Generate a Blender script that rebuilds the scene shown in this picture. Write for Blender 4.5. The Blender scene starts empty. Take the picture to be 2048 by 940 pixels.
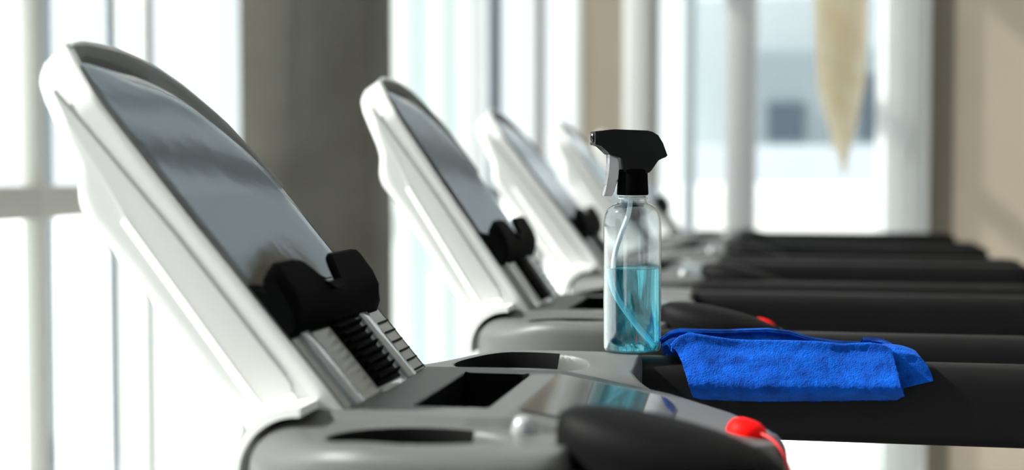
import bpy, bmesh, math, random
from mathutils import Vector, noise
random.seed(4)
SC = bpy.context.scene
COL = SC.collection
R = math.radians

# ------------------------------------------------------------------ camera
F_PX = 2844.4
YAW = math.atan((1575 - 1024) / F_PX)
PITCH = -math.atan((470 - 340) / math.hypot(F_PX, 551))
CAM = Vector((0, 0, 1.35))
FW = Vector((-math.sin(YAW) * math.cos(PITCH), math.cos(YAW) * math.cos(PITCH), math.sin(PITCH)))
RT = Vector((math.cos(YAW), math.sin(YAW), 0))
UP = RT.cross(FW)

def ray(x, y): return FW + RT * ((x - 1024) / F_PX) + UP * ((470 - y) / F_PX)
def on_y(x, y, Y):
    r = ray(x, y); return CAM + r * (Y / r.y)
def on_x(x, y, X):
    r = ray(x, y); return CAM + r * (X / r.x)

cd = bpy.data.cameras.new('camera'); cam = bpy.data.objects.new('camera', cd); COL.objects.link(cam)
cam.location = CAM
cam.rotation_euler = (math.pi / 2 + PITCH, 0, YAW)
cd.sensor_width = 36; cd.lens = 36 * F_PX / 2048
cd.clip_start = .02; cd.clip_end = 300
cd.dof.use_dof = True; cd.dof.focus_distance = 1.50; cd.dof.aperture_fstop = 2.5
SC.camera = cam

# ------------------------------------------------------------------ materials
def mat(name, col, rough=.5, metal=0, spec=.5, bump=None, coat=0, sheen=0, noise_col=None, trans=0):
    m = bpy.data.materials.new(name); m.use_nodes = True
    nt = m.node_tree; b = nt.nodes['Principled BSDF']
    b.inputs['Base Color'].default_value = (*col, 1)
    b.inputs['Roughness'].default_value = rough
    b.inputs['Metallic'].default_value = metal
    b.inputs['Specular IOR Level'].default_value = spec
    b.inputs['Coat Weight'].default_value = coat
    b.inputs['Coat Roughness'].default_value = .08
    b.inputs['Sheen Weight'].default_value = sheen
    b.inputs['Transmission Weight'].default_value = trans
    tc = nt.nodes.new('ShaderNodeTexCoord')
    if bump:
        sc, st, dist = bump
        n = nt.nodes.new('ShaderNodeTexNoise'); n.inputs['Scale'].default_value = sc; n.inputs['Detail'].default_value = 4
        nt.links.new(tc.outputs['Object'], n.inputs['Vector'])
        bn = nt.nodes.new('ShaderNodeBump'); bn.inputs['Strength'].default_value = st; bn.inputs['Distance'].default_value = dist
        nt.links.new(n.outputs['Fac'], bn.inputs['Height']); nt.links.new(bn.outputs['Normal'], b.inputs['Normal'])
    if noise_col:
        c2, sc = noise_col
        n = nt.nodes.new('ShaderNodeTexNoise'); n.inputs['Scale'].default_value = sc; n.inputs['Detail'].default_value = 3
        nt.links.new(tc.outputs['Object'], n.inputs['Vector'])
        r = nt.nodes.new('ShaderNodeValToRGB')
        r.color_ramp.elements[0].position = .35; r.color_ramp.elements[1].position = .65
        r.color_ramp.elements[0].color = (*col, 1); r.color_ramp.elements[1].color = (*c2, 1)
        nt.links.new(n.outputs['Fac'], r.inputs['Fac']); nt.links.new(r.outputs['Color'], b.inputs['Base Color'])
    return m

def pane_mat(name, tint, gloss=.05, rough=0.0, power=5):
    m = bpy.data.materials.new(name); m.use_nodes = True
    nt = m.node_tree; nt.nodes.clear()
    o = nt.nodes.new('ShaderNodeOutputMaterial')
    t = nt.nodes.new('ShaderNodeBsdfTransparent'); t.inputs['Color'].default_value = (*tint, 1)
    g = nt.nodes.new('ShaderNodeBsdfGlossy'); g.inputs['Roughness'].default_value = rough
    lw = nt.nodes.new('ShaderNodeLayerWeight'); lw.inputs['Blend'].default_value = .5
    pw = nt.nodes.new('ShaderNodeMath'); pw.operation = 'POWER'; pw.inputs[1].default_value = power
    fr = nt.nodes.new('ShaderNodeMath'); fr.operation = 'MULTIPLY_ADD'; fr.inputs[1].default_value = .9; fr.inputs[2].default_value = gloss
    nt.links.new(lw.outputs['Facing'], pw.inputs[0]); nt.links.new(pw.outputs[0], fr.inputs[0])
    mx = nt.nodes.new('ShaderNodeMixShader')
    nt.links.new(fr.outputs[0], mx.inputs['Fac']); nt.links.new(t.outputs[0], mx.inputs[1]); nt.links.new(g.outputs[0], mx.inputs[2])
    nt.links.new(mx.outputs[0], o.inputs['Surface'])
    return m

def cloth_mat(name, col, trans_w):
    m = bpy.data.materials.new(name); m.use_nodes = True
    nt = m.node_tree; nt.nodes.clear()
    o = nt.nodes.new('ShaderNodeOutputMaterial')
    d = nt.nodes.new('ShaderNodeBsdfDiffuse'); d.inputs['Color'].default_value = (*col, 1)
    t = nt.nodes.new('ShaderNodeBsdfTranslucent'); t.inputs['Color'].default_value = (*col, 1)
    mx = nt.nodes.new('ShaderNodeMixShader'); mx.inputs['Fac'].default_value = trans_w
    nt.links.new(d.outputs[0], mx.inputs[1]); nt.links.new(t.outputs[0], mx.inputs[2]); nt.links.new(mx.outputs[0], o.inputs['Surface'])
    return m

def liquid_mat(name, col, dens):
    m = bpy.data.materials.new(name); m.use_nodes = True
    nt = m.node_tree; nt.nodes.clear()
    o = nt.nodes.new('ShaderNodeOutputMaterial')
    g = nt.nodes.new('ShaderNodeBsdfGlass'); g.inputs['IOR'].default_value = 1.33; g.inputs['Roughness'].default_value = 0
    g.inputs['Color'].default_value = (*col, 1)
    t = nt.nodes.new('ShaderNodeBsdfTransparent'); t.inputs['Color'].default_value = (*col, 1)
    mx = nt.nodes.new('ShaderNodeMixShader'); mx.inputs['Fac'].default_value = .25
    nt.links.new(g.outputs[0], mx.inputs[1]); nt.links.new(t.outputs[0], mx.inputs[2]); nt.links.new(mx.outputs[0], o.inputs['Surface'])
    return m

M = dict(
    white=mat('white_plastic', (.58, .58, .57), .38, bump=(900, .04, .0005)),
    inset=mat('white_inset_plastic', (.49, .49, .48), .42, bump=(900, .04, .0005)),
    band=mat('pale_grey_hood_band', (.34, .34, .33), .25, coat=.6),
    head=mat('satin_black_plastic', (.003, .003, .0035), .38, spec=.14),
    white2=mat('white_trim_plastic', (.86, .86, .84), .3, coat=.2),
    groove=mat('grey_seam_plastic', (.42, .42, .42), .5),
    bezel=mat('grey_bezel_plastic', (.23, .23, .22), .28, coat=.3),
    tray=mat('charcoal_console_plastic', (.082, .082, .080), .44, spec=.2, bump=(1400, .06, .0004)),
    screen=mat('dark_screen_glass', (.80, .88, .93), .05, metal=.9, spec=.8, coat=1.0, bump=(6, .06, .01)),
    keypad=mat('glossy_keypad_glass', (.05, .055, .06), .05, spec=1.0, coat=1.0),
    strip=mat('glossy_grey_strip', (.25, .27, .28), .12, coat=.8),
    black=mat('black_plastic', (.0012, .0012, .0014), .65, spec=.02, bump=(1200, .05, .0004)),
    rubber=mat('black_grip_rubber', (.004, .004, .004), .6, spec=.06, bump=(1500, .12, .0005)),
    rail=mat('dark_rail_plastic', (.006, .006, .006), .5, spec=.09, bump=(1500, .1, .0005)),
    red=mat('red_stop_plastic', (.78, .003, .002), .55, spec=.08),
    cord=mat('red_cord_nylon', (.5, .01, .012), .6),
    belt=mat('running_belt_rubber', (.015, .015, .016), .7, bump=(600, .3, .001)),
    steel=mat('grey_painted_steel', (.35, .35, .36), .35, metal=.4),
    column=mat('taupe_column_paint', (.050, .045, .033), .75, bump=(60, .08, .002), noise_col=((.072, .067, .053), 3)),
    beige=mat('beige_wall_paint', (.52, .435, .34), .8, bump=(80, .08, .002), noise_col=((.55, .46, .36), 2)),
    recess_shade=mat('recess_shade_tone', (.17, .145, .11), .7, bump=(80, .05, .002)),  # dark tone standing in for the shade of a recess
    offwhite=mat('off_white_wall_paint', (.64, .645, .65), .8, bump=(80, .05, .002)),
    frame=mat('warm_grey_window_frame', (.42, .41, .375), .45, bump=(200, .03, .001)),
    frame_w=mat('white_window_frame', (.80, .80, .79), .4, bump=(200, .03, .001)),
    frame_g=mat('grey_window_frame', (.30, .30, .285), .45, bump=(200, .03, .001)),
    frame_b=mat('blue_grey_window_bar', (.17, .21, .25), .4, bump=(200, .03, .001)),
    frame_p=mat('pale_blue_window_bar', (.50, .57, .60), .4, bump=(200, .03, .001)),
    frame_s=mat('silver_window_frame', (.48, .48, .49), .4, bump=(200, .03, .001)),
    glass=pane_mat('window_glass', (.95, .98, .98)),
    blind=cloth_mat('white_blind_fabric', (.92, .93, .925), .6),
    blind_g=cloth_mat('pale_green_blind_fabric', (.82, .89, .885), .6),
    curtain=cloth_mat('white_sheer_curtain', (.84, .85, .85), .5),
    floor=mat('pale_floor_vinyl', (.42, .415, .41), .4, bump=(40, .05, .002), noise_col=((.46, .455, .45), 5)),
    ground=mat('pale_outdoor_paving', (.78, .78, .77), .9, bump=(5, .1, .01), noise_col=((.82, .82, .82), .6)),
    bottle=pane_mat('clear_bottle_plastic', (.93, .955, .96), .065, .05, 2.8),
    liquid=liquid_mat('blue_cleaning_liquid', (.42, .86, .94), 12),
    tube=mat('pale_dip_tube_plastic', (.72, .84, .92), .3, coat=.3),
    facade=mat('blue_grey_facade_render', (.16, .20, .225), .8, noise_col=((.20, .245, .27), .5)),
    facade_p=mat('pale_grey_blue_render', (.36, .41, .43), .8, noise_col=((.42, .47, .49), .3)),
    facade_d=mat('dark_blue_facade_glass', (.035, .055, .08), .3),
    parapet=mat('pale_blue_parapet', (.40, .44, .49), .8, noise_col=((.44, .48, .52), 1)),
    wicker=mat('woven_basket_fibre', (.25, .17, .09), .8, bump=(150, .5, .004)),
)
def leaf_material():
    m = bpy.data.materials.new('pale_yellow_leaf'); m.use_nodes = True
    nt = m.node_tree; b = nt.nodes['Principled BSDF']
    b.inputs['Roughness'].default_value = .6
    tc = nt.nodes.new('ShaderNodeTexCoord'); n = nt.nodes.new('ShaderNodeTexNoise'); n.inputs['Scale'].default_value = 14; n.inputs['Detail'].default_value = 5
    r = nt.nodes.new('ShaderNodeValToRGB')
    r.color_ramp.elements[0].position = .3; r.color_ramp.elements[0].color = (.88, .81, .66, 1)
    r.color_ramp.elements[1].position = .7; r.color_ramp.elements[1].color = (.95, .92, .83, 1)
    nt.links.new(tc.outputs['Object'], n.inputs['Vector']); nt.links.new(n.outputs['Fac'], r.inputs['Fac']); nt.links.new(r.outputs['Color'], b.inputs['Base Color'])
    t = nt.nodes.new('ShaderNodeBsdfTranslucent'); nt.links.new(r.outputs['Color'], t.inputs['Color'])
    mx = nt.nodes.new('ShaderNodeMixShader'); mx.inputs['Fac'].default_value = .6
    o = nt.nodes['Material Output']
    nt.links.new(b.outputs[0], mx.inputs[1]); nt.links.new(t.outputs[0], mx.inputs[2]); nt.links.new(mx.outputs[0], o.inputs['Surface'])
    return m
M['leaf'] = leaf_material()
def towel_material():
    m = bpy.data.materials.new('blue_terry_cloth'); m.use_nodes = True
    nt = m.node_tree; b = nt.nodes['Principled BSDF']
    b.inputs['Roughness'].default_value = .9; b.inputs['Specular IOR Level'].default_value = .1
    b.inputs['Sheen Weight'].default_value = .1; b.inputs['Sheen Tint'].default_value = (.25, .5, 1, 1)
    tc = nt.nodes.new('ShaderNodeTexCoord')
    n = nt.nodes.new('ShaderNodeTexNoise'); n.inputs['Scale'].default_value = 60; n.inputs['Detail'].default_value = 6
    r = nt.nodes.new('ShaderNodeValToRGB')
    r.color_ramp.elements[0].position = .3; r.color_ramp.elements[0].color = (.0005, .032, .23, 1)
    r.color_ramp.elements[1].position = .7; r.color_ramp.elements[1].color = (.0005, .075, .45, 1)
    n2 = nt.nodes.new('ShaderNodeTexNoise'); n2.inputs['Scale'].default_value = 650; n2.inputs['Detail'].default_value = 5
    bn = nt.nodes.new('ShaderNodeBump'); bn.inputs['Strength'].default_value = .7; bn.inputs['Distance'].default_value = .003
    nt.links.new(tc.outputs['Object'], n.inputs['Vector']); nt.links.new(n.outputs['Fac'], r.inputs['Fac']); nt.links.new(r.outputs['Color'], b.inputs['Base Color'])
    nt.links.new(tc.outputs['Object'], n2.inputs['Vector']); nt.links.new(n2.outputs['Fac'], bn.inputs['Height']); nt.links.new(bn.outputs['Normal'], b.inputs['Normal'])
    return m
M['towel'] = towel_material()

# ------------------------------------------------------------------ helpers
def obj(name, bm, m, parent=None, smooth=40, loc=None):
    me = bpy.data.meshes.new(name); bmesh.ops.recalc_face_normals(bm, faces=bm.faces)
    bm.to_mesh(me); bm.free()
    me.materials.append(m if not isinstance(m, str) else M[m])
    if smooth:
        for p in me.polygons: p.use_smooth = True
        me.set_sharp_from_angle(angle=R(smooth))
    o = bpy.data.objects.new(name, me); COL.objects.link(o)
    if parent: o.parent = parent
    if loc: o.location = loc
    return o

def tag(o, label, cat, group=None):
    o['label'] = label; o['category'] = cat
    if group: o['group'] = group
    return o
def struct(o):
    o['kind'] = 'structure'; return o
def thing(name, loc, label, cat, group=None):
    o = bpy.data.objects.new(name, None); COL.objects.link(o); o.location = loc
    o.empty_display_size = .1
    return tag(o, label, cat, group)

def box(bm, x0, x1, y0, y1, z0, z1, bev=0):
    b = bmesh.new()
    vs = [b.verts.new((x, y, z)) for x in (x0, x1) for y in (y0, y1) for z in (z0, z1)]
    for f in ((0, 1, 3, 2), (4, 6, 7, 5), (0, 4, 5, 1), (2, 3, 7, 6), (0, 2, 6, 4), (1, 5, 7, 3)):
        b.faces.new([vs[i] for i in f])
    if bev: bmesh.ops.bevel(b, geom=b.edges[:], offset=bev, segments=2, affect='EDGES', profile=.5)
    me = bpy.data.meshes.new('t'); b.to_mesh(me); b.free(); bm.from_mesh(me); bpy.data.meshes.remove(me)
    return bm
def bx(*a, **k): return box(bmesh.new(), *a, **k)

def loft(rings, close_u=True, cap=True, bm=None):
    bm = bm or bmesh.new()
    R_ = [[bm.verts.new(p) for p in r] for r in rings]
    n = len(rings[0])
    for a, b in zip(R_, R_[1:]):
        for i in range(n if close_u else n - 1):
            j = (i + 1) % n
            bm.faces.new((a[i], a[j], b[j], b[i]))
    if cap:
        bm.faces.new(R_[0][::-1]); bm.faces.new(R_[-1])
    return bm
def lathe(prof, n=48, cx=0, cy=0, bm=None, cap=True):
    return loft([[(cx + r * math.cos(2 * math.pi * i / n), cy + r * math.sin(2 * math.pi * i / n), z) for i in range(n)] for r, z in prof], bm=bm, cap=cap)
def tube(pts, r, n=12, bm=None):
    pts = [Vector(p) for p in pts]; rings = []
    rr = r if isinstance(r, (list, tuple)) else [r] * len(pts)
    up = Vector((0, 1, .01))
    for i, p in enumerate(pts):
        t = (pts[min(i + 1, len(pts) - 1)] - pts[max(i - 1, 0)]).normalized()
        a = t.cross(up).normalized(); b = a.cross(t)
        rings.append([p + (a * math.cos(2 * math.pi * k / n) + b * math.sin(2 * math.pi * k / n)) * rr[i] for k in range(n)])
    return loft(rings, bm=bm)
def lerp_tab(tab, x):
    if x <= tab[0][0]: return tab[0][1]
    for (a, va), (b, vb) in zip(tab, tab[1:]):
        if x <= b: return va + (vb - va) * (x - a) / (b - a)
    return tab[-1][1]
def catmull(pts, sub=8, closed=False):
    pts = [Vector(p) for p in pts]; n = len(pts); out = []
    rng = range(n if closed else n - 1)
    for i in rng:
        g = (lambda k: pts[k % n]) if closed else (lambda k: pts[max(0, min(n - 1, k))])
        p0, p1, p2, p3 = g(i - 1), g(i), g(i + 1), g(i + 2)
        for s in range(sub):
            t = s / sub
            out.append(.5 * ((2 * p1) + (p2 - p0) * t + (2 * p0 - 5 * p1 + 4 * p2 - p3) * t * t + (3 * p1 - p0 - 3 * p2 + p3) * t ** 3))
    if not closed: out.append(pts[-1])
    return out
def sm(a, b, x):
    t = max(0, min(1, (x - a) / (b - a))); return t * t * (3 - 2 * t)

# ------------------------------------------------------------------ treadmill
PW = .262                                   # panel width; panel local: x = outwards (-v), y across, z = u
UT = [(0, .401), (.022, .407), (.06, .413), (.09, .414), (.123, .412), (.15, .406), (.176, .397), (.205, .378), (.22, .362), (.24, .338), (.25, .318), (.257, .29), (.262, .25)]
def u_top(y): return lerp_tab(UT, y)
SIDE = [(-.03, .003), (.10, .004), (.22, .005), (.33, .004), (.375, .002), (.398, 0), (.402, .004), (.404, .014), (.4035, .024), (.400, .033), (.392, .041), (.378, .047),
        (.346, .052), (.325, .056), (.311, .061), (.300, .069), (.292, .0755), (.285, .079), (.275, .0815), (.216, .080), (.16, .081), (.08, .084), (.03, .085), (-.005, .083), (-.03, .07)]
HINGE_Y = -.131
FRONT = [(-.03, .003), (.10, .004), (.22, .005), (.33, .004), (.375, .002), (.398, 0), (.4035, 0.001)]
BACK = [(-.03, .07), (-.005, .083), (.03, .085), (.08, .084), (.16, .081), (.216, .080), (.275, .0815), (.285, .079), (.292, .0755), (.300, .069), (.311, .061), (.325, .056), (.346, .052), (.378, .047), (.392, .041), (.400, .033), (.4035, .026)]

def side_ring(y, inset=0, front=None):
    cu, cv = .18, .04; out = []
    k = (u_top(y) - .2) / (.401 - .2)
    for u, v in SIDE:
        if inset:
            du, dv = cu - u, cv - v
            v += inset * (1 if dv > 0 else -1) * min(1, abs(dv) / .02)
            if u > .37: u -= inset
        if u > .2: u = .2 + (u - .2) * k
        if front is not None: v = max(v, front)
        out.append((-v, y, u))
    return out

def belly(u, v, y):
    # how far the near flank pulls inwards: rounded head end and rounded back edge
    k = max(0, 1 - y / .06)
    d = .016 * max(0, min(1, (u - .343) / .062)) ** 1.15 * sm(.335, .36, u)
    ve = lerp_tab([(-.03, .07), (.03, .085), (.216, .080), (.275, .0815), (.292, .0755), (.311, .061), (.346, .052), (.40, .05)], u)
    d += .009 * sm(ve - .013, ve + .001, v)
    return d * k

def make_panel(parent):
    ys = [0, .001, .0035, .0085, .009] + [.02 + i * .0118 for i in range(20)] + [.25, .254, .256]
    rings = []
    for y in ys:
        if y == 0: rings.append(side_ring(y, .0035))
        elif y == .001: rings.append(side_ring(y, .0015))
        elif y < .0088: rings.append(side_ring(y))
        else:
            rings.append([(x - 0, yy, z - (.004 if z > .2 else 0)) for x, yy, z in side_ring(y, front=.022)])
    # the flank itself is a fine grid so that it can swell
    fl = []
    for f in (0, .02, .05, .10, .16, .24, .34, .44, .54, .64, .72, .79, .85, .90, .94, .97, 1.0):
        row = []
        for i in range(85):
            u = -.03 + .4335 * i / 84
            vb = lerp_tab(BACK, u); vf = lerp_tab(FRONT, u)
            v = vf + (vb - vf) * f
            y = .0005 + belly(u, v, 0) + .0015 * (1 - sm(0, .05, f))
            row.append((-v, y, u))
        fl.append(row)
    # wrap the swell round the back of the shell
    nr = []
    for rg in rings[8:]:
        nr.append(rg)
    bm = loft(nr)
    loft(fl, close_u=False, cap=False, bm=bm)
    # back and end skirts between flank and shell
    last = fl[-1]; sk = [last]
    for y in (.0185, .030, .045, .060):
        sk.append([(-lerp_tab(BACK, -.03 + .4335 * i / 84) - .0004, max(y, last[i][1] + .001), -.03 + .4335 * i / 84) for i in range(85)])
    loft(sk, close_u=False, cap=False, bm=bm)
    tops = [[r[-1] for r in fl]]
    for y, du in ((.026, .0030), (.034, .0045), (.05, .006), (.08, .009)):
        tops.append([(x, max(y, yy + .0005), z + du * .6 * (1 if y < .08 else .9)) for (x, yy, z) in tops[0]])
    loft(tops, close_u=False, cap=False, bm=bm)
    fr = [[r for r in fl[0]], [(x, y + .009, z) for x, y, z in fl[0]], [(x - .02, y + .012, z) for x, y, z in fl[0]]]
    loft(fr, close_u=False, cap=False, bm=bm)
    panel = obj('display_panel', bm, 'white', parent, 35)
    panel.location = (0, HINGE_Y, 1.15)
    panel.rotation_euler = (0, R(-39.9), 0)
    # grey bezel face with the moulded hood along the arched top
    prof = [(0, .004), (0.0006, .0025), (.003, .0005), (.007, -.0015), (.011, -.001), (.0135, .003), (.0155, .011), (.020, .0125), (.029, .0105), (.036, .007), (.043, .0035), (.047, .0015), (.052, .0012)]
    cols = [.0020, .0028, .012] + [.02 + i * .0098 for i in range(24)] + [.258, .2605, .262]
    ring = []
    for y in cols:
        h = .55 + .45 * sm(0, .10, y)
        ut = u_top(y)
        col = [(-(v * 1.7 if v > .005 else v), y, ut + .0015 - e * h) for e, v in prof]
        z0 = ut - prof[-1][0] * h
        for k in range(1, 13): col.append((-.0012, y, z0 + (-.03 - z0) * k / 12))
        ring.append([(x, yy + belly(min(z, .4035), 0, 0) * max(0, 1 - yy / .06), z) for x, yy, z in col])
    ring.append([(x - .012 if i else x, .262, z) for i, (x, y, z) in enumerate(ring[-1])])
    obj('bezel', loft(ring, close_u=False, cap=False), 'bezel', panel, 50)
    ring = []
    for i in range(41):
        y = .012 + .244 * i / 40; h = .55 + .45 * sm(0, .10, y); ut = u_top(y)
        yy = y + belly(min(ut - .03, .4035), 0, 0) * max(0, 1 - y / .06)
        ring.append([(-v, yy, ut - e * h) for e, v in ((.0265, .0125), (.0285, .0070), (.032, .0045), (.037, .0035), (.0415, .0045), (.043, .008))])
    obj('hood_band', loft(ring, close_u=False, cap=False), 'band', panel, 50)
    # far flank of the bezel
    far = [(-.0012, .262, -.03), (-.0012, .262, .25), (-.03, .261, .25), (-.08, .258, .2), (-.085, .258, -.03)]
    obj('flank_panel', loft([far, [(x, y - .004, z) for x, y, z in far]]), 'bezel', panel)
    # screen glass
    ring = []
    for i in range(25):
        y = .007 + .2455 * i / 24
        top = u_top(y) - (.026 + .030 * sm(0, .12, y)) + .004
        bot = .128
        ring.append([(.0005 - .0006 * abs(k / 12 - .5), y + belly(bot + (top - bot) * k / 12, 0, 0) * max(0, 1 - y / .06), bot + (top - bot) * k / 12) for k in range(13)])
    bm = loft(ring, close_u=False, cap=False)
    bmesh.ops.solidify(bm, geom=bm.faces[:], thickness=.0012)
    obj('screen', bm, 'screen', panel, 50)
    # seam and inset on the near flank
    ins = [(.373, .0285), (.33, .026), (.209, .0225), (.052, .0235), (.045, .0275), (.051, .055), (.06, .056), (.247, .0495), (.262, .046), (.30, .040), (.345, .036)]
    def flank(pts, t, name, m):
        rg = []
        for yy, s in ((.001, 1), (-t * .6, 1), (-t, .97)):
            c = (.17, .037)
            rg.append([(-(c[1] + (v - c[1]) * (s if s == 1 else .93)), yy, c[0] + (u - c[0]) * (s if s == 1 else .992)) for u, v in pts])
        return obj(name, loft(rg), m, panel, 30)
    flank(ins, .0018, 'side_inset', 'inset')
    bm = bmesh.new()
    loft([[(-v + .001, -.0002, u), (-v, -.0026, u), (-v - .0075, .0004, u)] for u, v in ((.250, .0475), (.15, .0515), (.056, .0555))], bm=bm)
    loft([[(-v, -.0002, u + .001), (-v, -.0024, u), (-v, .0004, u - .007)] for u, v in ((.054, .056), (.0445, .028))], bm=bm)
    obj('side_bevel', bm, 'white2', panel, 20)
    sl = [(.373, .0275), (.209, .0215), (.06, .0225)]
    bm = bmesh.new()
    loft([[(-v + .0008, -.0002, u), (-v - .0008, -.0002, u), (-v - .0008, .002, u), (-v + .0008, .002, u)] for u, v in sl], bm=bm)
    obj('seam', bm, 'groove', panel, 30)
    # lower glossy strips
    for y0, y1, u0, u1 in ((.022, .044, .005, .085), (.188, .214, .004, .085), (.10, .178, .001, .008)):
        obj('gloss_strip', box(bmesh.new(), -.002, .0022, y0, y1, u0, u1, bev=.0008), 'strip', panel)
    # vent grille
    bm = bmesh.new()
    box(bm, -.002, .0006, .102, .174, .010, .112, bev=.0004)
    for k in range(12):
        z = .014 + k * .0083
        loft([[(.0006, y, z), (.0062, y, z + .002), (.0062, y, z + .0036), (.0006, y, z + .0044)] for y in (.104, .172)], bm=bm)
    obj('vent_grille', bm, 'black', panel, 25)
    bm = bmesh.new()
    for k in range(6):
        z = .008 + k * .0115
        box(bm, -.002, .0010, .222, .256, z, z + .0016)
    obj('rib_lines', bm, 'rubber', panel, 25)
    # tablet holder with two upturned lips
    def lip(y):
        a = sm(-.045, .022, y) * (1 - sm(.068, .106, y))
        b = sm(.128, .165, y) * (1 - sm(.236, .256, y))
        return .114 + .028 * max(a, b) - .008 * (sm(.08, .115, y) * (1 - sm(.115, .15, y)))
    ring = []
    for i in range(49):
        y = -.0015 + .253 * i / 48
        e = 1 - .25 * (sm(.0, .012,   .012 - min(y + .0015, .2515 - y)))
        top = lip(y); o = .025 * e; fill = (1 - sm(.010, .016, y)) * (top - .012 - .106)
        ring.append([(-.001, y, .080), (o * .45, y, .086), (o * .85, y, .098), (o, y, .112), (o + .001, y, top - .004), (o - .003, y, top),
                     (o - .007, y, top - .002), (o - .009, y, min(top - .006, .112) + fill), (o * .4, y, .106 + fill), (-.001, y, .108 + .030 * (1 - sm(.01, .06, y)))])
    obj('tablet_holder', loft(ring), 'black', panel, 45)
    return panel

OUT = [(.352, 0), (.345, .045), (.315, .088), (.278, .122), (.240, .142), (.212, .160), (.200, .190), (.199, .24), (.196, .285), (.165, .297), (.10, .299), (.045, .291), (-.002, .268), (-.045, .228), (-.070, .175), (-.078, .09), (-.078, 0)]
def outline():
    half = [Vector((x, y, 0)) for x, y in OUT]
    loop = half + [Vector((p.x, -p.y, 0)) for p in half[-2:0:-1]]
    return catmull(loop, 22, closed=True)

def console_z(x, y):
    ay = abs(y)
    z = 1.150
    z -= .17 * max(0, x - .13) * (1 - sm(.13, .175, ay))            # nose slopes to the user
    ce = lerp_tab([(-.05, .135), (.10, .146), (.24, .128), (.30, .088), (.35, .02)], x)
    wing = sm(ce - .004, ce + .010, ay)
    z += .004 * (1 - wing) - .003 * wing + .007 * sm(.20, .26, ay) * sm(-.02, .06, x)
    d = math.hypot((x - .078) / .072, (ay - .212) / .052)              # cup recess
    z -= .055 * (1 - sm(.78, 1.0, d))
    sx = sm(.042, .050, x) * (1 - sm(.098, .108, x)); sy = 1 - sm(.088, .100, ay)
    z -= .030 * sx * sy                                             # phone slot
    d = math.hypot((x - .262) / .082, (ay - .205) / .052)
    return z

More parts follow.
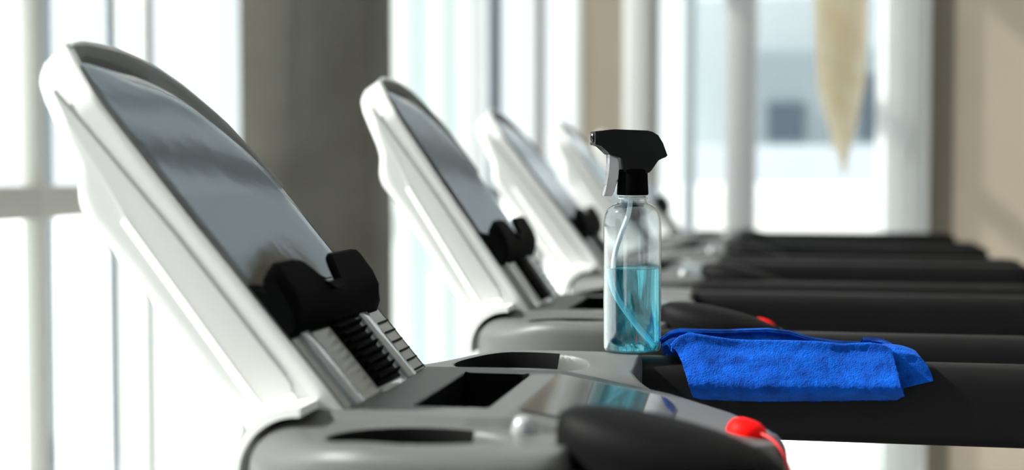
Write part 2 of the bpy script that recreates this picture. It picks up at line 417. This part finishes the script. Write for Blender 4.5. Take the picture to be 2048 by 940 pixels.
def make_tray(parent):
    loop = outline(); c = Vector((.10, 0, 0)); n = len(loop)
    rs = [i / 140 for i in range(1, 134)] + [.968, .978, .986, .992, .9965, 1.0]
    bm = bmesh.new()
    ctr = bm.verts.new((c.x, c.y, console_z(c.x, c.y)))
    rows = []
    for r in rs:
        row = []
        for p in loop:
            le = 1 - sm(-.07, .03, p.x); r0 = .955 - .14 * le
            drop = (.016 + .014 * le) * (1 - math.sqrt(max(0, 1 - max(0, (r - r0) / (1 - r0)) ** 2)))
            q = c + (p - c) * r
            row.append(bm.verts.new((q.x, q.y, console_z(q.x, q.y) - drop)))
        rows.append(row)
    for s, zz in ((1.0, 1.098), (.99, 1.085), (.97, 1.078), (.93, 1.072)):
        row = []
        for p in loop:
            q = c + (p - c) * s
            row.append(bm.verts.new((q.x, q.y, zz - (.02 * sm(.2, .33, q.x)))))
        rows.append(row)
    for i in range(n): bm.faces.new((ctr, rows[0][i], rows[0][(i + 1) % n]))
    for a, b in zip(rows, rows[1:]):
        for i in range(n):
            j = (i + 1) % n; bm.faces.new((a[i], b[i], b[j], a[j]))
    bm.faces.new(rows[-1])
    tray = obj('console_tray', bm, 'tray', parent, 60)
    # dark sheets painting in the shade on the window side of both cups
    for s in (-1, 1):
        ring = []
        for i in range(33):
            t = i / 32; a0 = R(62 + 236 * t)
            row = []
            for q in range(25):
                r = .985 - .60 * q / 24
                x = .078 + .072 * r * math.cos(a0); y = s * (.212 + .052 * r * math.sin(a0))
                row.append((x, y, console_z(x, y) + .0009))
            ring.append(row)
        obj('cup_shade', loft(ring, close_u=False, cap=False), 'rubber', tray, 60)
    # black sheet painting shade into the phone slot
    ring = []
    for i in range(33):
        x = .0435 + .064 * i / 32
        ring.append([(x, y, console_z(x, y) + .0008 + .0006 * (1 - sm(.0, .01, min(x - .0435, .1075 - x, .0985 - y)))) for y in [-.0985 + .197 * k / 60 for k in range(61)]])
    obj('slot_shade', loft(ring, close_u=False, cap=False), 'black', tray, 60)
    obj('slot_floor', bx(.062, .100, -.092, .03, 1.1225, 1.1275, bev=.002), 'tray', tray, 40)  # plate in tray plastic, slot floor left clear of the painted shade
    # glossy keypad let into the sloping console
    ring = []
    for i in range(21):
        t = i / 20; x = .134 + .118 * t
        hw = .104 * (1 - .10 * t) * math.sqrt(max(.02, 1 - max(0, (t - .82) / .18) ** 2 * .8))
        ring.append([(x, -hw + 2 * hw * k / 20, console_z(x, -hw + 2 * hw * k / 20) + .0016) for k in range(21)])
    bm = loft(ring, close_u=False, cap=False); bmesh.ops.solidify(bm, geom=bm.faces[:], thickness=.0014)
    obj('keypad', bm, 'keypad', tray, 50)
    # black oval hand pads
    for s in (-1,):
        rows = []
        for r in (1, .97, .85, .65, .4, .15):
            row = []
            for k in range(48):
                a = 2 * math.pi * k / 48
                row.append((.268 + .084 * r * math.cos(a), s * (.215) + s * .052 * r * math.sin(a), 1.152 - .22 * (.084 * r * math.cos(a) + .04) + .026 * math.sqrt(max(0, 1 - r * r)) ** .6))
            rows.append(row)
        rows.insert(0, [(x, y, 1.09) for x, y, z in rows[0]])
        obj('hand_pad', loft(rows), 'rubber', tray, 50)
        # chrome pulse stud
    bm = lathe([(.0005, .012), (.006, .011), (.009, .006), (.010, 0), (.010, -.01)], 20)
    o = obj('sensor_stud', bm, 'steel', tray, 50, loc=(.150, -.165, 1.148)); o['label'] = 'small shiny sensor stud'
    # white collar where panel meets the tray
    ring = []
    for i in range(15):
        a = R(88 + 100 * i / 14)
        cx, cz = -.030, 1.105
        ro, ri = .058, .050
        ring.append([(cx + ro * math.cos(a), -.178, cz + ro * math.sin(a)), (cx + ro * math.cos(a), -.131, cz + ro * math.sin(a)),
                     (cx + ri * math.cos(a), -.131, cz + ri * math.sin(a)), (cx + ri * math.cos(a), -.178, cz + ri * math.sin(a))])
    o = obj('pivot_collar', loft(ring), 'white2', tray, 40); o['label'] = 'white curved collar'
    return tray

def make_rail(parent, s):
    def sec(x, k=1.0, dz=0):
        y0, y1 = (.262, .325)
        yc = (y0 + y1) / 2; pts = []
        for a in range(24):
            t = 2 * math.pi * a / 24
            c, sn = math.cos(t), math.sin(t)
            py = yc + .0315 * k * math.copysign(abs(c) ** .45, c)
            pz = 1.107 + .042 * k * math.copysign(abs(sn) ** .5, sn) + dz
            pts.append((x, s * py, pz))
        return pts
    xs = [(.165, .80), (.18, .97), (.2, 1), (.5, 1), (.82, 1), (.845, .97), (.86, .85), (.868, .55)]
    rail = obj('handrail', loft([[(x - .165, y, z - 1.107) for x, y, z in sec(x, k)] for x, k in xs]), 'rail', parent, 50, loc=(.165, 0, 1.107))
    return rail

def make_treadmill():
    t = thing('treadmill', (0, 0, 0), 'x', 'treadmill', 'treadmills in a row')
    panel = make_panel(t)
    tray = make_tray(t)
    for s in (-1, 1): make_rail(t, s)
    # red stop button with cord on the console nose
    bm = lathe([(.0005, .011), (.010, .010), (.015, .007), (.0175, .002), (.018, -.006)], 28)
    b = obj('stop_button', bm, 'red', t, 50, loc=(.317, 0, 1.1235)); b.rotation_euler = (0, R(16), 0); b['label'] = 'round red stop button'
    pts = catmull([(.010, -.010, .004), (.024, -.022, .003), (.037, -.032, -.008), (.046, -.040, -.028), (.050, -.044, -.075)], 6)
    c = obj('safety_cord', tube(pts, .0016, 8), 'cord', b, 60)
    # uprights, deck, belt, motor hood
    for s in (-1, 1):
        rg = []
        for z, x in ((.10, -.20), (.5, -.11), (.9, .0), (1.085, .05)):
            rg.append([(x - .045, s * .245, z), (x + .045, s * .245, z), (x + .045, s * .285, z), (x - .045, s * .285, z)])
        obj('upright', loft(rg), 'white', t, 30)
    dk = bmesh.new(); box(dk, -.30, 1.45, -.375, -.30, .0, .19, bev=.012); box(dk, -.30, 1.45, .30, .375, 0, .19, bev=.012); box(dk, -.2, 1.43, -.30, .30, .06, .15)
    obj('deck', dk, 'rubber', t, 30)
    obj('running_belt', bx(-.05, 1.44, -.265, .265, .145, .168, bev=.008), 'belt', t, 30)
    hd = []
    for x, h in ((-.52, .05), (-.50, .16), (-.42, .25), (-.25, .275), (-.08, .25), (-.02, .18)):
        hd.append([(x, -.36, 0), (x, -.36, h * .8), (x, -.31, h), (x, .31, h), (x, .36, h * .8), (x, .36, 0)])
    obj('motor_hood', loft(hd), 'white', t, 30)
    return t

def copy_tree(o, parent=None):
    c = o.copy(); COL.objects.link(c)
    if parent: c.parent = parent
    for ch in list(o.children): copy_tree(ch, c)
    return c

TM = [  # centre y, x shift, panel tilt from horizontal, label
    (1.245, -.35, 50.1, 'nearest treadmill in the row, its large display panel filling the left of the photo'),
    (2.10, -.35, 55.3, 'treadmill right behind the spray bottle, second in the row from the camera'),
    (2.92, -.345, 52.5, 'blurred treadmill third in the row, white panel just left of the spray bottle'),
    (3.72, -.335, 53.5, 'blurred treadmill fourth in the row, half hidden behind the third one'),
    (4.52, -.33, 53.5, 'farthest treadmill in the row, mostly hidden, long black rails before the end windows')]
proto = make_treadmill()
mills = [proto] + [copy_tree(proto) for _ in TM[1:]]
for o, (yc, x, tilt, lab) in zip(mills, TM):
    o.location = (x, yc, 0); o['label'] = lab
    for ch in o.children:
        if ch.name.startswith('display_panel'): ch.rotation_euler = (0, -R(90 - tilt), 0)
for ch in proto.children:                       # near rail of the first machine is folded down a little
    if ch.name.startswith('handrail') and ch.data.vertices[0].co.y < 0:
        ch.rotation_euler = (0, R(11), 0)

# ------------------------------------------------------------------ spray bottle
S = 1859.0
BY = 1.540
b0 = on_y(1264, 705, BY)
BX, BZ = b0.x, 1.1545
bottle = thing('spray_bottle', (BX, BY, BZ), 'clear spray bottle half full of blue liquid with a black trigger head', 'spray bottle')
def hz(py): return (712 - py) / S
prof = [(.0005, .0025), (.020, .0022), (.027, .0005), (.0300, .0012), (.0312, .0045), (.0314, .012), (.0314, .135), (.0312, .142), (.0300, .1485), (.0272, .1545), (.0232, .1585), (.0185, .1605),
        (.0155, .1625), (.0148, .165), (.0165, .166), (.0165, .1672), (.0146, .1682), (.0146, .171), (.0162, .172), (.0146, .1735), (.0146, .180)]
prof += [(max(.0004, r - .0011), z if z > .004 else z + .0006) for r, z in prof[::-1]]
obj('bottle_body', lathe(prof, 72, cap=False), 'bottle', bottle, 60)
lp = [(.0005, .0036), (.020, .0034), (.0258, .0024), (.0284, .0030), (.0297, .0054), (.0301, .012), (.0301, hz(543)), (.0296, hz(543) - .0006), (.0005, hz(543) - .0008)]
obj('liquid', lathe(lp, 72), 'liquid', bottle, 40)
tp = [on_y(x, y, BY) - Vector((BX, BY, BZ)) for x, y in ((1262, 396), (1257, 430), (1242, 470), (1229, 515), (1229, 548), (1240, 590), (1262, 632), (1285, 668), (1306, 700))]
tp = [Vector((p.x, -.003, max(p.z, .006))) for p in tp]
tp[-1] = Vector((.0225, -.004, .006))
obj('dip_tube', tube(catmull(tp, 6), .0027, 14), 'tube', bottle, 60)
# collar with vertical ribs
rg = []
for r, z in ((.0150, hz(397)), (.0168, hz(396)), (.0170, hz(392)), (.0164, hz(372)), (.0160, hz(352)), (.0154, hz(346)), (.010, hz(344))):
    rg.append([(r * (1 + .012 * (k % 2)) * math.cos(2 * math.pi * k / 96), r * (1 + .012 * (k % 2)) * math.sin(2 * math.pi * k / 96), z) for k in range(96)])
obj('collar', loft(rg), 'black', bottle, 60)
HR = R(22); ch_ = math.cos(HR)
head_px = [(1187, 269), (1187, 296), (1199, 297.5), (1208, 306), (1213, 314), (1222, 318), (1239, 321), (1242, 350), (1250, 352), (1290, 352), (1296, 346), (1307, 326), (1322, 321), (1326, 317), (1317, 292.5), (1308, 276.5), (1297, 269.5), (1287, 267), (1224, 265), (1211, 266), (1209, 268)]
hp = [((x - 1264) / S / ch_, hz(y)) for x, y in head_px]
def extr(pts, widths, name, m, parent, bev=.0012):
    bm = bmesh.new(); w = widths
    v0 = [bm.verts.new((x, -w, z)) for x, z in pts]; v1 = [bm.verts.new((x, w, z)) for x, z in pts]
    bm.faces.new(v0); bm.faces.new(v1[::-1])
    n = len(pts)
    for i in range(n): bm.faces.new((v0[i], v0[(i + 1) % n], v1[(i + 1) % n], v1[i]))
    bmesh.ops.bevel(bm, geom=bm.edges[:], offset=bev, segments=2, affect='EDGES', profile=.6, clamp_overlap=True)
    return obj(name, bm, m, parent, 40)
head = extr(hp, .0115, 'trigger_head', 'head', bottle)
head.rotation_euler = (0, 0, HR)
tr_px = [(1215, 315), (1232, 314), (1236, 335), (1233, 365), (1226, 388), (1221, 399), (1205, 398), (1211, 375), (1215, 350), (1216, 335)]
tr = extr([((x - 1264) / S / ch_, hz(y)) for x, y in tr_px], .0070, 'trigger', mat('glossy_black_trigger', (.36, .36, .37), .25, metal=.6, coat=1), head, .0014)
noz = bmesh.new(); xn = (1187 - 1264) / S / ch_
ring = []
for r, dx in ((.0052, .001), (.0056, -.0012), (.0048, -.002), (.0034, -.0018), (.0026, .001), (.0005, .0012)):
    ring.append([(xn + dx, r * math.cos(2 * math.pi * k / 24), hz(282) + r * math.sin(2 * math.pi * k / 24)) for k in range(24)])
obj('nozzle', loft(ring), mat('glossy_black_nozzle', (.01, .01, .011), .12, coat=1), head, 40)

# ------------------------------------------------------------------ towel
def tab_at(tab, x): return lerp_tab(tab, x)
FR = [(1341, 690), (1358, 674), (1379, 666), (1417, 673), (1464, 680), (1534, 681.5), (1622, 683), (1681, 689), (1739, 686), (1765, 690), (1784, 699)]
BK = [(1323, 674), (1340, 662), (1359, 657), (1446, 659), (1534, 656), (1578, 661), (1622, 674), (1681, 682), (1739, 683), (1784, 696)]
def towel_mesh():
    N = 150; rows = []
    for i in range(N + 1):
        t = i / N
        xr = 1341 + (1784 - 1341) * t                      # along the front ridge
        xb = 1323 + (1784 - 1323) * t
        xe = 1391 + (1818 - 1391) * t                      # along the front hem
        yr = tab_at(FR, xr); yb = tab_at(BK, xb)
        ye = 803 + 4 * math.sin(t * 3.1) - 6 * sm(.96, 1, t) - 3 * (1 - sm(0, .04, t))
        gap = max(0, (yr - yb)) * sm(.0, .14, t)
        fr = on_y(xr, yr, 1.498); bk = on_y(xb, yb, 1.562)
        if gap < 4: bk = Vector((bk.x, 1.545, max(fr.z - .001, bk.z)))
        mid = Vector(((fr.x + bk.x) / 2, 1.530, min(fr.z, bk.z) - .002 - min(.020, gap * .0011)))
        mid.z = max(mid.z, 1.1605)
        he = on_y(xe, ye, 1.484)
        pts = [Vector((bk.x + .004, 1.584, 1.095)), Vector((bk.x, 1.583, 1.150)), Vector((bk.x, 1.576, bk.z - .008)), Vector((bk.x, 1.564, bk.z)), Vector((bk.x, 1.548, bk.z - .002)), Vector((bk.x, 1.553, bk.z - .007)), mid,
               Vector((fr.x, 1.509, fr.z - .008)), Vector((fr.x, 1.504, fr.z - .001)), fr]
        for k in range(1, 8):
            s = k / 7
            p = fr.lerp(he, s); p.y = 1.500 - .021 * math.sin(min(1, s * 1.01) ** 2.3 * math.pi) ** .8 - .006 * sm(0, .3, s) * (1 - sm(.75, 1, s)) + .002 * math.sin(t * 9 + s * 2)
            xk = xr + (xe - xr) * (s ** (.55 if t < .5 else .6)); p.x = on_y(xk, 0, p.y).x
            pts.append(p)
        last = pts[-1]
        pts.append(last + Vector((0, .003, .000))); pts.append(last + Vector((0, .004, .008)))
        rows.append(catmull(pts, 7))
    return rows
rows = towel_mesh()
bm = bmesh.new()
V = []
for i, r in enumerate(rows):
    a = []
    for j, p in enumerate(r):
        q = Vector((p.x, p.y, p.z))
        n1 = noise.noise(q * 55); n2 = noise.noise(q * 190); n3 = noise.noise(q * 420)
        q += Vector((0, -1, .35)) * (n1 * .0012 + n2 * .0006 + n3 * .0005)
        if i in (0, len(rows) - 1) or j == 0: q += Vector((n2, 0, n3)) * .0006
        a.append(bm.verts.new(q))
    V.append(a)
for a, b in zip(V, V[1:]):
    for j in range(len(a) - 1): bm.faces.new((a[j], a[j + 1], b[j + 1], b[j]))
# folded second layer peeking out at the right
fl = []
for i in range(25):
    t = i / 24
    xt = 1768 + 68 * t; yt = 693 + 3 * t + 12 * t ** 3
    xb_ = 1800 + 61 * t; ybm = 778 - 16 * t
    col = []
    for k in range(31):
        s = k / 30
        x = xt + (xb_ - xt) * s + 9 * t * math.sin(s * math.pi * .8); y = yt + (ybm - yt) * s
        p = on_y(x, y, 1.5035 + .006 * (1 - sm(0, .15, s)))
        p += Vector((0, -1, 0)) * (noise.noise(p * 120) * .0008)
        col.append(p)
    top = on_y(xt, yt, 1.5035)
    fl.append([Vector((top.x, 1.55, top.z - .004)), Vector((top.x, 1.53, top.z))] + col)
V = [[bm.verts.new(p) for p in c] for c in fl]
for a, b in zip(V, V[1:]):
    for j in range(len(a) - 1): bm.faces.new((a[j], a[j + 1], b[j + 1], b[j]))
bmesh.ops.recalc_face_normals(bm, faces=bm.faces)
bmesh.ops.solidify(bm, geom=bm.faces[:], thickness=.003)
tw = obj('towel', bm, 'towel', None, 80)
tag(tw, 'folded bright blue terry towel draped over the handrail beside the spray bottle', 'towel')

# ------------------------------------------------------------------ room
XL, YE, ZC, XR, YB = -1.9, 6.2, 4.4, 3.6, -4.5
struct(obj('floor', bx(XL - .1, XR + .1, YB - .1, YE + .1, -.12, 0), 'floor', None, 0))
struct(obj('ceiling', bx(XL - .1, XR + .1, YB - .1, YE + .1, ZC, ZC + .12), 'offwhite', None, 0))
struct(obj('wall_right', bx(XR, XR + .12, YB, YE + .1, 0, ZC), 'offwhite', None, 0))
struct(obj('wall_back', bx(XL, XR, YB - .12, YB, 0, ZC), 'offwhite', None, 0))
def ex(px): return on_y(px, 340, YE).x
def ly(px): return on_x(px, 340, XL).y
struct(obj('wall_end_right', bx(ex(1906), XR, YE, YE + .12, 0, ZC), 'beige', None, 0))
struct(obj('wall_end_pier', bx(ex(1167), ex(1247), YE - .02, YE + .12, 0, ZC), 'beige', None, 0))
struct(obj('shade_strip_1', bx(ex(1857), ex(1907), YE - .004, YE + .1, 0, ZC, bev=.002), 'recess_shade', None, 0))  # shaded recess beside the beige wall, painted as a darker strip
# dark column standing in the corner of the glazing
cx0, cx1 = XL - .02, on_y(733, 340, 4.8).x
struct(obj('column', bx(cx0, cx1, 4.8, 5.15, 0, ZC, bev=.012), 'column', None, 30))

def window_left(n, ya, yb, post=.0, bars=(), lower=None):
    bm = bmesh.new()
    box(bm, XL - .03, XL + .022, ya, ya + .03, 0, ZC, bev=.004)
    box(bm, XL - .03, XL + .02, ya + .03, yb, 1.228, 1.312, bev=.004)
    box(bm, XL - .03, XL + .02, ya + .03, yb, 3.46, 3.56, bev=.004)
    box(bm, XL - .03, XL + .02, ya + .03, yb, 0, .08, bev=.004)
    w = struct(obj('window_%d' % n, bm, 'frame', None, 30))
    obj('glass_pane', bx(XL - .006, XL + .006, ya + .03, yb, .08, ZC), 'glass', w, 0)
    for y, wd, dp, m in bars:
        obj('glazing_bar', bx(XL - .03, XL - .03 + dp, y, y + wd, .08, ZC, bev=.002), m, w, 30)
    return w
y_main = ly(64)
k = 1
edges = [YB, -2.6, -.7, 1.2, y_main]
for a, b in zip(edges, edges[1:]):
    window_left(k, a, b); k += 1
def bar(px0, px1, m, dp=.015): return (ly(px0), max(.01, ly(px1) - ly(px0)), dp, m)
window_left(k, y_main, 4.8, bars=(bar(103, 107, 'frame_b', .03), bar(233, 245, 'frame_b'), bar(247, 304, 'blind', .012), bar(306, 317, 'frame_g'), bar(421, 444, 'blind_g', .012))); k += 1
window_left(k, 5.15, YE); k += 1

def window_end(n, px0, px1, fm, bars):
    bm = bmesh.new()
    box(bm, ex(px0), ex(px1), YE - .03, YE + .08, 0, .07, bev=.004)
    box(bm, ex(px0), ex(px1), YE - .03, YE + .08, ZC - .1, ZC, bev=.004)
    w = struct(obj('window_%d' % n, bm, fm, None, 30))
    obj('glass_pane', bx(ex(px0), ex(px1), YE + .02, YE + .03, .07, ZC - .1), 'glass', w, 0)
    for a, b, m, d in bars:
        obj('window_post', bx(ex(a), ex(b), YE - d, YE + .07, .07, ZC - .1, bev=.003), m, w, 30)
    return w
window_end(k, 690, 1000, 'frame_w', ((979, 1000, 'frame_b', .04),)); k += 1
window_end(k, 1000, 1167, 'frame_w', ((1066, 1090, 'frame_s', .03), (1148, 1167, 'frame_w', .03))); k += 1
window_end(k, 1247, 1512, 'frame_w', ((1247, 1288, 'frame_w', .03), (1288, 1317, 'frame_g', .05), (1366, 1390, 'frame_p', .02), (1450, 1512, 'frame_s', .05))); k += 1
window_end(k, 1512, 1857, 'frame_w', ((1790, 1857, 'frame_w', .02),)); k += 1

# vertical blind over the first end window
vb = thing('vertical_blind', (ex(860), YE - .09, 4.2), 'pale vertical slat blind beside the dark column', 'blind')
obj('head_rail', bx(ex(740) - ex(860), ex(978) - ex(860), -.03, .03, 0, .06, bev=.004), 'frame_w', vb)
for i, (a, b, m) in enumerate(((738, 768, 'blind'), (766, 800, 'blind_g'), (798, 838, 'blind'), (836, 872, 'blind_g'), (870, 906, 'blind'), (904, 924, 'blind_g'), (922, 978, 'blind'))):
    x0, x1 = ex(a) - ex(860), ex(b) - ex(860)
    ring = []
    for q in range(7):
        t = q / 6; x = x0 + (x1 - x0) * t; y = .012 * (1 if i % 2 else -1) * (.3 + .7 * math.sin(math.pi * t))
        ring.append([(x, y - .001, 0), (x, y + .001, 0), (x, y + .001, -4.1), (x, y - .001, -4.1)])
    obj('blind_slat', loft(ring), m, vb, 60)
# sheer curtain gathered at the right of the wide window
bm = bmesh.new(); rg = []
for z in [4.25 - i * .105 for i in range(41)]:
    row = []
    for q in range(49):
        t = q / 48
        left = ex(1748) + .05 * sm(1.7, 1.2, z) * 0
        x = left + (ex(1838) - left) * t
        row.append(Vector((x, YE - .12 + .022 * math.sin(t * 22 + .4 * math.sin(z)), z)))
    rg.append(row)
bm = loft(rg, close_u=False, cap=False); bmesh.ops.solidify(bm, geom=bm.faces[:], thickness=.002)
cu = obj('curtain', bm, 'curtain', None, 80)
tag(cu, 'white sheer curtain hanging at the right side of the wide end window', 'curtain')
bmr = tube([(ex(1735), YE - .12, 4.27), (ex(1850), YE - .12, 4.27)], .014, 16)
for xx in (1740, 1845): box(bmr, ex(xx) - .008, ex(xx) + .008, YE - .13, YE - .02, 4.262, 4.278)
cr = obj('curtain_rod', bmr, 'steel', None, 60); tag(cr, 'thin grey rod carrying the white sheer curtain', 'curtain rod')

# hanging plant with long drooping pale leaves
PY = 5.2
pc = on_y(1685, 0, PY)
plant = thing('hanging_plant', (pc.x, PY, 2.55), 'pale yellow drooping leaves hanging before the wide end window', 'plant')
obj('basket', lathe([(.001, 0), (.09, .0), (.14, .07), (.16, .16), (.168, .18), (.15, .18), (.135, .10), (.001, .09)], 32), 'wicker', plant, 50)
bmc = bmesh.new()
for a in range(3):
    tube([(.155 * math.cos(a * 2.1), .155 * math.sin(a * 2.1), .175), (0, 0, .75)], .003, 6, bm=bmc)
tube([(0, 0, .75), (.0, 0, 4.4 - 2.55)], .004, 6, bm=bmc)
obj('hanging_cord', bmc, 'wicker', plant, 60)
def leaf(px_c, px_w, y_tip, tipx, twist, dy, wide_at):
    pts = []; ring = []
    top = on_y(px_c, -160, PY + dy) - Vector((pc.x, PY, 2.55))
    tip = on_y(tipx, y_tip, PY + dy) - Vector((pc.x, PY, 2.55))
    hwid = px_w / F_PX * PY * .5
    for i in range(41):
        s = i / 40
        c = top.lerp(tip, s); c.y = dy + .02 * math.sin(s * 2.5)
        w = hwid * (.75 + .25 * sm(0, wide_at, s)) * (1 - sm(wide_at, 1.05, s)) + .002
        row = []
        for q in range(13):
            t = q / 12 * 2 - 1
            a = twist
            row.append(c + Vector((t * w * math.cos(a), t * w * math.sin(a) - .35 * w * t * t + .0, .0)))
        ring.append(row)
    bm = loft(ring, close_u=False, cap=False); bmesh.ops.solidify(bm, geom=bm.faces[:], thickness=.0016)
    return obj('leaf', bm, 'leaf', plant, 80)
leaf(1652, 78, 350, 1688, .25, .02, .62)
leaf(1716, 58, 348, 1690, -.3, -.03, .60)
leaf(1684, 80, 300, 1668, .1, .06, .60)

# ------------------------------------------------------------------ outside
struct(obj('ground', bx(-60, 60, -40, 90, -.3, -.13), 'ground', None, 0))
def far_block(name, px0, px1, y0, y1, Y, dep, m, lab, cat, wins=None):
    a, b = on_y(px0, y1, Y), on_y(px1, y0, Y)
    z0 = -.13
    t = thing(name, ((a.x + b.x) / 2, Y + dep / 2, z0), lab, cat)
    w = (b.x - a.x) / 2
    obj('wall_face', bx(-w, w, -dep / 2, dep / 2, 0, b.z - z0, bev=.03), m, t, 0)
    for (u0, u1, v0, v1) in wins or ():
        p, q = on_y(u0, v1, Y), on_y(u1, v0, Y)
        obj('window', bx(p.x - t.location.x, q.x - t.location.x, -dep / 2 - .05, -dep / 2 + .05, p.z - z0, q.z - z0), 'facade_d', t, 0)
    return t
far_block('building', 1480, 1800, 95, 300, 26, 6, 'facade', 'blurred blue grey building outside beyond the wide end window', 'building', ((1535, 1610, 205, 282), (1718, 1752, 150, 282)))
far_block('low_wall', 1380, 1840, 292, 372, 20, .5, 'parapet', 'pale blue low wall outside in front of the blue grey building', 'low wall')
far_block('terrace_wall', 1330, 1850, 371, 480, 13, .4, 'frame_w', 'white terrace wall outside, lowest and nearest beyond the wide end window', 'terrace wall')
far_block('office_block', 1380, 1800, -15, 300, 34, 6, 'facade_p', 'pale tall building farthest outside, rising above the blue grey building', 'building')

# ------------------------------------------------------------------ light
w = bpy.data.worlds.new('world'); SC.world = w; w.use_nodes = True
bg = w.node_tree.nodes['Background']; bg.inputs['Color'].default_value = (.96, .985, 1.0, 1); bg.inputs['Strength'].default_value = 1.45
sd = bpy.data.lights.new('sun', 'SUN'); so = bpy.data.objects.new('sun', sd); COL.objects.link(so)
sd.energy = 12.5; sd.angle = R(.8); sd.color = (1, .965, .91)
to_sun = Vector((-1, -.09, .85))
so.rotation_euler = to_sun.to_track_quat('Z', 'Y').to_euler(); so.location = (-8, -1, 8)

SC.view_settings.view_transform = 'Standard'; SC.view_settings.look = 'None'
SC.view_settings.exposure = 0; SC.view_settings.gamma = 1; SC.view_settings.use_curve_mapping = False
SC.cycles.max_bounces = 12; SC.cycles.transparent_max_bounces = 24; SC.cycles.transmission_bounces = 10
SC.cycles.use_denoising = True
SC.cycles.caustics_refractive = True; SC.cycles.sample_clamp_indirect = 6
